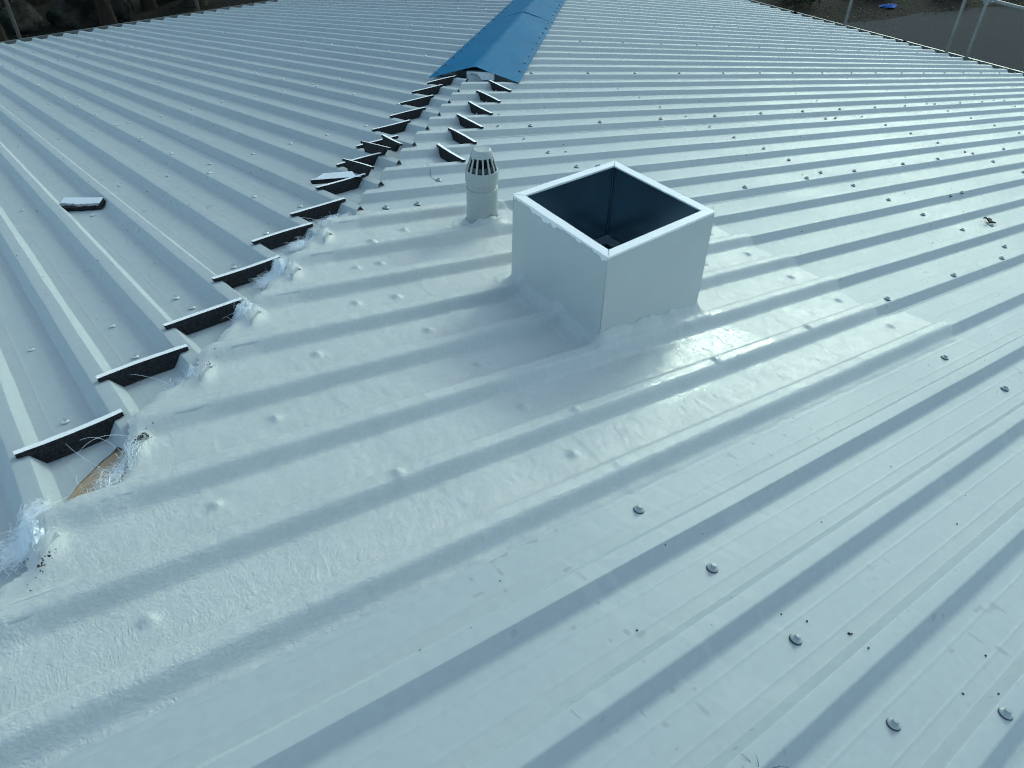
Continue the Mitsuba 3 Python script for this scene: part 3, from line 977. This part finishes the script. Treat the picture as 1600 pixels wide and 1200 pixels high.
W = math.radians(160)
TUFTS = [
    ('big frayed tuft of white glass fibre at the lowest left end of the hip', (-0.050, 0.112), (0.016, 0.016, 0.030), 900, 0.050, math.radians(160), (-0.040, 0.100), (0.045, 0.028), 0.9),
    ('white fibre strands crossing the tan timber below the lowest foam filler', (0.110, 0.200), (0.014, 0.010, 0.040), 330, 0.045, math.radians(105), None, None, 0),
    ('thin fan of glass fibres below the second foam filler from the viewer', (0.330, 0.455), (0.010, 0.010, 0.016), 160, 0.046, math.radians(150), None, None, 0),
    ('small white fibre scrap below the third foam filler from the viewer', (0.560, 0.690), (0.010, 0.010, 0.02), 420, 0.030, math.radians(150), (0.570, 0.690), (0.028, 0.013), 0.8),
    ('fluffy white fibre tuft against the fourth foam filler from the viewer', (0.735, 0.890), (0.018, 0.018, 0.03), 1100, 0.050, math.radians(140), (0.748, 0.900), (0.045, 0.018), 0.95),
    ('white fibre mat scrap with ragged end at the fifth foam filler from the viewer', (0.900, 1.075), (0.012, 0.014, 0.018), 600, 0.045, math.radians(150), (0.915, 1.060), (0.040, 0.018), 0.6),
    ('curly fibre strands rising before the sixth foam filler from the viewer', (1.075, 1.200), (0.016, 0.014, 0.02), 380, 0.045, math.radians(120), None, None, 0),
]
for i, (tx, c, sp, n, L, di, lc, ls, la) in enumerate(TUFTS):
    key = thing_key('fibre_tuft')
    put(key + '__strands', tuft(c, sp, n, L, di, 60 + i), 'm_fibre')
    if lc:
        put(key + '__mat', lump(lc, ls, la, 80 + i), 'm_mat', smooth=True)
    lab(key, tx, 'glass fibre')
# longer loose strands hanging over the fillers
g = np.random.default_rng(5)
strs = []
for (x, y, a, L) in ((1.02, 1.24, 2.2, 0.10), (1.05, 1.25, 2.6, 0.12), (1.10, 1.26, 1.6, 0.10), (0.14, 0.26, 1.9, 0.12), (0.10, 0.24, 2.3, 0.10), (0.16, 0.29, 2.8, 0.11), (0.30, 0.48, 2.2, 0.08), (1.28, 1.36, 2.2, 0.07)):
    s = np.linspace(0, 1, 9)[:, None]
    d = np.array([math.cos(a), math.sin(a), 0.55])
    pts = np.array([x, y, float(zsurf(x, y)) + 0.002]) + d * L * s + np.array([g.normal() * 0.3, g.normal() * 0.3, -0.5]) * L * s * s
    strs.append(tube(pts, 0.0005, 4, 0.0003))
put('loose_strands', cat(strs), 'm_fibre')
lab('loose_strands', 'loose single glass fibres curling up over the foam fillers', 'glass fibre', kind='stuff')

# ------------------------------------------------------------------ litter on the roof
def on_right(x, y, lift=0.0):
    return np.array([x, y, -TS * x]) + NR * (float(profile_h(y - RY0)) + lift)


lab('leaf_scrap', 'dark curled leaf scrap lying on a right-hand pan beside a screw', 'leaf')
P0 = on_right(4.165, 0.206, 0.004)
lf = []
for a, L, w, l2 in ((0.5, 0.060, 0.012, 0.008), (2.4, 0.038, 0.009, 0.022), (-0.6, 0.036, 0.010, 0.004)):
    s = np.linspace(0, 1, 7)
    d = np.array([math.cos(a), math.sin(a)])
    nrm = np.array([-d[1], d[0]])
    ww = w * np.sin(np.pi * np.clip(s, 0.02, 0.98)) + 0.001
    top = np.stack([np.c_[P0[0] + d[0] * L * s + k * nrm[0] * ww, P0[1] + d[1] * L * s + k * nrm[1] * ww, P0[2] - TS * d[0] * L * s + l2 * np.sin(s * 2.2) + abs(k) * 0.006] for k in (-1, 0, 1)], 0)
    lf.append(strip(top, 0.0009))
put('leaf_scrap__blade', cat(lf), 'm_leaf_brown')

grit = []
g = np.random.default_rng(17)
fixed = [(1.079, -0.83, 0.0030), (1.083, -0.834, 0.0022), (1.144, -1.0208, 0.0021), (1.045, -0.875, 0.0018), (1.176, -1.06, 0.0022)]
pts_ = []
for (x, y, r) in fixed:
    pts_.append((x, y, r, 'R'))
for _ in range(420):
    x = g.uniform(0.2, 5.0)
    y = g.uniform(-1.4, 2.5)
    if x > y + 0.05 and not COAT.buffer(0.03).contains(sg.Point(x, y)):
        pts_.append((x, y, abs(g.normal()) * 0.0009 + 0.0007, 'R'))
for _ in range(160):
    x, y = g.uniform(-0.3, 2.2), g.uniform(0.2, 4.5)
    if y > x + 0.15:
        pts_.append((x, y, abs(g.normal()) * 0.0008 + 0.0007, 'L'))
for x, y, r, sd in pts_:
    if sd == 'R':
        c = on_right(x, y, r * 0.5)
    else:
        c = np.array([x, y, -TS * y]) + NL * (float(profile_h(x - (LX0 - 0.034))) + r * 0.5)
    m = trimesh.creation.icosphere(subdivisions=0, radius=r)
    m.vertices *= g.uniform(0.5, 1.5, (len(m.vertices), 1))
    m.apply_translation(c)
    grit.append(m)
put('roof_grit', cat(grit), 'm_grit')
lab('roof_grit', 'scattered dark specks of grit on the pale roof sheets', 'grit', kind='stuff')
# black mastic crumbs under the coat's torn edge
g = np.random.default_rng(29)
crumbs = []
for cx_, cy_, sx, n in ((0.182, 0.262, 0.014, 75), (-0.045, 0.0, 0.012, 32), (0.40, 0.47, 0.010, 18)):
    for _ in range(n):
        t_ = g.normal() * sx
        x, y = cx_ + t_ + g.normal() * 0.006, cy_ + t_ * 0.8 + g.normal() * 0.006
        r = g.uniform(0.0007, 0.0018)
        m = trimesh.creation.icosphere(subdivisions=0, radius=r)
        m.vertices *= g.uniform(0.6, 1.4, (len(m.vertices), 1))
        zc = float(zsurf(x, y)) + 0.0050 if x > y - 0.012 else max(-TS * x + float(profile_h(y - RY0)), -TS * y + float(profile_h(x - (LX0 - 0.034)))) + 0.0050
        m.apply_translation([x, y, zc])
        crumbs.append(m)
put('mastic_crumbs', cat(crumbs), 'm_grit')
lab('mastic_crumbs', 'black crumbs of mastic along the torn edge of the coating', 'crumbs', kind='stuff')
# fine dark thread by the hip, one pale thread on a lower sheet, a wisp at the bottom of the view
def thread(pl, r=0.0007):
    return tube([on_right(x, y, 0.0015) for x, y in pl], r, 4)


put('dark_thread', thread([(1.672, 1.557), (1.668, 1.535), (1.664, 1.512), (1.660, 1.492), (1.652, 1.47), (1.645, 1.445), (1.655, 1.42)]), 'm_grit')
lab('dark_thread', 'thin dark thread lying over a rib uphill of the vent pipe', 'thread')
put('pale_thread', thread([(0.505, -0.66), (0.512, -0.675), (0.515, -0.69), (0.513, -0.705)], 0.0005), 'm_fibre')
lab('pale_thread', 'short pale thread on a lower roof sheet', 'thread')
tw = []
P = on_right(0.68, -0.905, 0.001)
for dx, dy, dz, bend in ((0.0, 0.05, 0.012, 0.01), (0.055, -0.012, 0.004, -0.02), (0.02, 0.03, 0.02, 0.015), (-0.02, 0.035, 0.012, -0.01), (0.07, -0.03, 0.003, 0.02)):
    s = np.linspace(0, 1, 7)[:, None]
    pts = P + np.array([dx, dy, dz - TS * dx]) * s + np.array([bend, bend * 0.5, 0.0]) * s * (1 - s) * 2
    pts = P + (pts - P) * 0.7
    tw.append(tube(pts, 0.0006, 4, 0.0003))
put('wisp_of_thread', cat(tw), 'm_grit')
lab('wisp_of_thread', 'dark branching wisp of thread on a rib at the lower edge', 'thread')

# ------------------------------------------------------------------ scaffold
def post(x, y, z0, z1, label, mat='m_steel'):
    key = thing_key('scaffold_post')
    put(key + '__tube', tube([(x, y, z0), (x, y, (z0 + z1) / 2), (x, y, z1)], 0.0242, 14), mat, smooth=40)
    put(key + '__base_plate', box((x - 0.075, y - 0.075, z0 - 0.003), (x + 0.075, y + 0.075, z0 + 0.004)), 'm_steel')
    lab(key, label, 'scaffold post', 'scaffold posts beyond the eaves')


SX = XE + 0.25
post(SX, 5.68, GZ + 0.012, 0.2, 'grey scaffold post rising behind the right gutter near the blue plastic')
post(SX, 4.05, GZ + 0.012, 0.2, 'darker scaffold post behind the right gutter, middle one of three')
post(SX - 0.06, 3.74, GZ + 0.012, -1.33, 'pale scaffold post that carries the handrail at the right edge')
post(1.636, YE + 0.25, GZ + 0.012, 0.2, 'scaffold post beyond the left eave nearest the corner of the view', 'm_steel_shaded')
post(4.156, YE + 0.25, GZ + 0.012, 0.2, 'scaffold post beyond the left eave before a dark tree trunk', 'm_steel_shaded')
put('scaffold_rail__tube', tube([(SX - 0.005, 3.95, -1.448), (SX - 0.005, 2.5, -1.50), (SX - 0.005, -1.0, -1.6)], 0.0242, 14), 'm_steel', smooth=40)
put('scaffold_rail__coupler', cat([box((SX - 0.075, 3.705, -1.50), (SX + 0.03, 3.775, -1.415)), tube([(SX - 0.06, 3.66, -1.46), (SX - 0.06, 3.82, -1.46)], 0.012, 8)]), 'm_steel')
lab('scaffold_rail', 'horizontal scaffold handrail clamped to a post at the right edge', 'handrail')

# ------------------------------------------------------------------ ground, tarmac, woodland edge
N = 150
gx = np.concatenate([[-900, -300, -100], np.linspace(-40, 70, N), [120, 300, 900]])
gy = np.concatenate([[-900, -300, -100], np.linspace(-40, 70, N), [120, 300, 900]])
GX, GY = np.meshgrid(gx, gy, indexing='ij')
bank = np.clip((GY - 16) / 10, 0, 1) * np.clip((14 - GX) / 6, 0, 1)
edge_s = GY - (18.3 - 0.32 * GX)
wood = np.clip(edge_s / 3, 0, 1)
HZ = GZ + bank * 1.3 * 0 + wood * ((meshkit.fbm(np.stack([GX * 0.35, GY * 0.35, 0 * GX], -1), 4, 2) - 0.5) * 0.7 * np.clip(edge_s / 8, 0, 1) + 0.04)
idx = np.arange(GX.size).reshape(GX.shape)
q = np.stack([idx[:-1, :-1], idx[1:, :-1], idx[1:, 1:], idx[:-1, 1:]], -1).reshape(-1, 4)
put('ground', (np.stack([GX, GY, HZ], -1).reshape(-1, 3), q), 'm_soil', smooth=True)
lab('ground', 'dark leaf-strewn soil beyond the tarmac', kind='structure')


def gz_at(x, y):
    return GZ


xs = np.linspace(-8, 40, 160)
ye = 18.3 - 0.32 * xs + 0.7 * (meshkit.fbm(np.c_[xs * 0.9, xs * 0, xs * 0], 4, 6) - 0.5)
tp = sg.Polygon(list(zip(xs, ye)) + [(40, -30), (-8, -30)])
tm = trimesh.creation.extrude_polygon(tp, 0.004, engine='earcut')
tm.apply_translation([0, 0, GZ])
put('tarmac', tm, 'm_tarmac')
lab('tarmac', 'blue-grey tarmac yard below the right-hand eave', kind='structure')


def ground_z(x, y):
    es = y - (18.3 - 0.32 * x)
    w = np.clip(es / 3, 0, 1)
    return GZ + w * ((meshkit.fbm(np.stack([np.atleast_1d(x) * 0.35, np.atleast_1d(y) * 0.35, np.zeros(np.size(x))], -1), 4, 2) - 0.5) * 0.7 * np.clip(es / 8, 0, 1) + 0.04)


# leaf litter near the tarmac's edge and under the trees
g = np.random.default_rng(41)
V, F = [], []
nl = 5200
lx = g.uniform(-4, 32, nl)
ly = 18.3 - 0.32 * lx + np.abs(g.normal(size=nl)) * 3.5 - 0.25
lz = ground_z(lx, ly) + 0.02
a = g.uniform(0, 6.28, nl)
sz = g.uniform(0.015, 0.05, nl)
for i in range(nl):
    c, s = math.cos(a[i]) * sz[i], math.sin(a[i]) * sz[i]
    t1, t2 = g.uniform(-0.02, 0.03, 2)
    b = len(V)
    V += [(lx[i] + c, ly[i] + s, lz[i] + t1), (lx[i] - s * .5, ly[i] + c * .5, lz[i] + t2), (lx[i] - c, ly[i] - s, lz[i]), (lx[i] + s * .5, ly[i] - c * .5, lz[i])]
    F += [[b, b + 1, b + 2], [b, b + 2, b + 3]]
put('leaf_litter', trimesh.Trimesh(V, F, process=False), 'm_litter')
lab('leaf_litter', 'fallen leaves scattered over the dark soil', 'leaf litter', kind='stuff')

# blue plastic
lab('blue_plastic', 'crumpled bright blue plastic sheet on the dark soil beyond the tarmac', 'plastic sheet')
A, B = np.meshgrid(np.linspace(-1, 1, 26), np.linspace(-1, 1, 18), indexing='ij')
cr = meshkit.fbm(np.stack([A * 2.5, B * 2.5, 0 * A], -1), 3, 12)
X = 24.1 + 0.20 * A - 0.08 * B * (0.5 + cr) - 0.12 * np.clip(A, 0, 1) * B
Y = 11.42 - 0.16 * A - 0.07 * B * (0.5 + cr) + 0.10 * A * A
Z = GZ + 0.03 + 0.16 * cr * np.clip(1.1 - A * A, 0, 1) * np.clip(1.1 - B * B, 0, 1)
put('blue_plastic__sheet', strip(np.stack([X, Y, Z], -1), 0.002), 'm_blue', smooth=30)

# boulders and trunks of the woodland edge beyond the left eave
def boulder(x, y, s, seed, label):
    m = trimesh.creation.icosphere(subdivisions=4)
    v = m.vertices
    d = 0.60 + 0.85 * meshkit.fbm(v * 1.7 + seed * 5, 5, seed)
    for k in range(7):
        gg = np.random.default_rng(seed * 10 + k)
        n = gg.normal(size=3)
        n /= np.linalg.norm(n)
        o = gg.uniform(0.62, 0.85)
        e = (v * d[:, None]) @ n
        d = np.where(e > o, d * (o + (e - o) * 0.25) / np.maximum(e, 1e-6), d)
    v = v * d[:, None] * np.asarray(s) + [x, y, float(ground_z(x, y)[0]) + s[2] * 0.35]
    key = thing_key('boulder')
    put(key, trimesh.Trimesh(v, m.faces, process=False), 'm_rock', smooth=35)
    lab(key, label, 'boulder', 'boulders under the trees')


boulder(4.35, 22.9, (0.62, 0.5, 0.62), 1, 'grey-brown boulder beyond the left eave, broad middle one')
boulder(5.45, 22.9, (0.46, 0.45, 0.62), 2, 'upright grey-brown boulder beyond the left eave, just right of the broad one')
boulder(3.1, 23.3, (0.55, 0.5, 0.50), 3, 'low brownish boulder behind the first left scaffold post')
boulder(2.6, 25.4, (0.8, 0.6, 0.6), 4, 'mossy dark boulder farthest back at the left corner')
boulder(7.0, 23.6, (0.55, 0.5, 0.45), 5, 'flat grey boulder between two trunks near the second left post')


def crown(rx, rz, n, seed, size):
    gg = np.random.default_rng(seed)
    cl = gg.normal(size=(46, 3))
    cl /= np.linalg.norm(cl, axis=1, keepdims=True)
    cl *= gg.uniform(0.25, 1.0, (46, 1)) ** 0.5
    c = cl[gg.integers(0, 46, n)] + gg.normal(size=(n, 3)) * 0.13
    c = c * [rx, rx, rz]
    u = gg.normal(size=(n, 3))
    u /= np.linalg.norm(u, axis=1, keepdims=True)
    w = np.cross(u, gg.normal(size=(n, 3)))
    w /= np.linalg.norm(w, axis=1, keepdims=True)
    s = size * gg.uniform(0.5, 1.3, (n, 1))
    V = np.stack([c + u * s, c + w * s * 0.5, c - u * s, c - w * s * 0.5], 1).reshape(-1, 3)
    b = np.arange(n)[:, None] * 4
    F = np.vstack([b + [0, 1, 2], b + [0, 2, 3]])
    return trimesh.Trimesh(V, F, process=False)


CROWNS = [ply(crown(3.0, 4.2, 9000, s, 0.21), 'm_leaf') for s in (1, 2, 3)]


def tree(x, y, r, h, seed, label, lean=(0, 0)):
    gg = np.random.default_rng(seed)
    z0 = float(ground_z(x, y)[0]) - 0.1
    key = thing_key('tree')
    pts = [(x + lean[0] * f + 0.12 * math.sin(3 * f + seed), y + lean[1] * f + 0.1 * math.cos(2.6 * f + seed), z0 + (h + 3) * f) for f in np.linspace(0, 1, 9)]
    parts = [tube(pts, r, 14, r * 0.35)]
    flare = [(pts[0][0], pts[0][1], z0), (pts[0][0], pts[0][1], z0 + 0.25), (pts[0][0], pts[0][1], z0 + 0.8)]
    parts.append(tube(flare, r * 1.6, 12, r * 0.96))
    for k in range(5):
        f = gg.uniform(0.45, 0.9)
        b = np.array(pts[int(f * 8)])
        a = gg.uniform(0, 6.28)
        L = gg.uniform(1.2, 2.6)
        parts.append(tube([b, b + np.array([math.cos(a), math.sin(a), 0.5]) * L * 0.5, b + np.array([math.cos(a), math.sin(a), 0.75]) * L], r * 0.3, 7, r * 0.06))
    put(key + '__trunk', cat(parts), 'm_bark', smooth=40)
    h = h + 3.0
    cr = CROWNS[seed % 3]
    put(key + '__crown', cr, None, to_world=T4().translate([x + lean[0], y + lean[1], z0 + h - 0.3]).rotate([0, 0, 1], seed * 67.0).scale([1.15, 1.15, 1.35]))
    lab(key, label, 'tree', 'trees beyond the left eave')


tree(2.2, 21.6, 0.20, 9.0, 1, 'dark tree trunk left of the boulders beyond the left eave')
tree(3.95, 25.2, 0.26, 10.0, 2, 'dark trunk behind the broad boulder beyond the left eave')
tree(4.95, 22.2, 0.17, 9.5, 3, 'dark trunk standing between two boulders beyond the left eave')
tree(6.42, 23.2, 0.17, 9.0, 4, 'slim brownish trunk right of the upright boulder')
tree(7.55, 22.6, 0.24, 10.5, 5, 'thick black trunk beside the second left scaffold post')
tree(9.6, 22.8, 0.22, 9.5, 6, 'dark trunk behind the eave right of the second left post')
tree(0.2, 21.8, 0.22, 9.5, 7, 'tree standing left of the corner of the view beyond the left eave')
tree(12.2, 23.4, 0.24, 9.0, 8, 'last dark tree towards the far corner of the left eave')
tree(-3.5, 22.4, 0.24, 10.0, 9, 'tree farthest left beyond the left eave')
tree(6.0, 27.5, 0.26, 10.5, 10, 'tree in the second rank behind the upright boulder')
tree(10.5, 27.8, 0.26, 10.5, 11, 'tree in the second rank behind the far eave')


def bush(x, y, s, seed, label):
    key = thing_key('bush')
    gg = np.random.default_rng(seed)
    stems = [tube([(x, y, GZ), (x + math.cos(a) * s * 0.3, y + math.sin(a) * s * 0.3, GZ + s * 0.5), (x + math.cos(a) * s * 0.5, y + math.sin(a) * s * 0.5, GZ + s * 0.8)], 0.015, 5, 0.004) for a in gg.uniform(0, 6.28, 6)]
    put(key + '__stems', cat(stems), 'm_bark')
    m = crown(s, s * 0.6, 900, seed, 0.06)
    m.apply_translation([x, y, GZ + s * 0.55])
    put(key + '__foliage', m, 'm_leaf')
    lab(key, label, 'bush', 'low bushes past the tarmac')


bush(26.9, 11.1, 0.6, 3, 'low dark bush past the tarmac at the right post top')
bush(24.9, 12.6, 0.7, 4, 'low dark bush behind the blue plastic sheet')
bush(22.4, 13.4, 0.7, 5, 'low dark bush left of the blue plastic sheet')
bush(29.2, 10.4, 0.6, 6, 'low dark bush under the handrail at the right corner')
bush(19.6, 14.6, 0.7, 7, 'low dark bush near the far end of the right gutter')
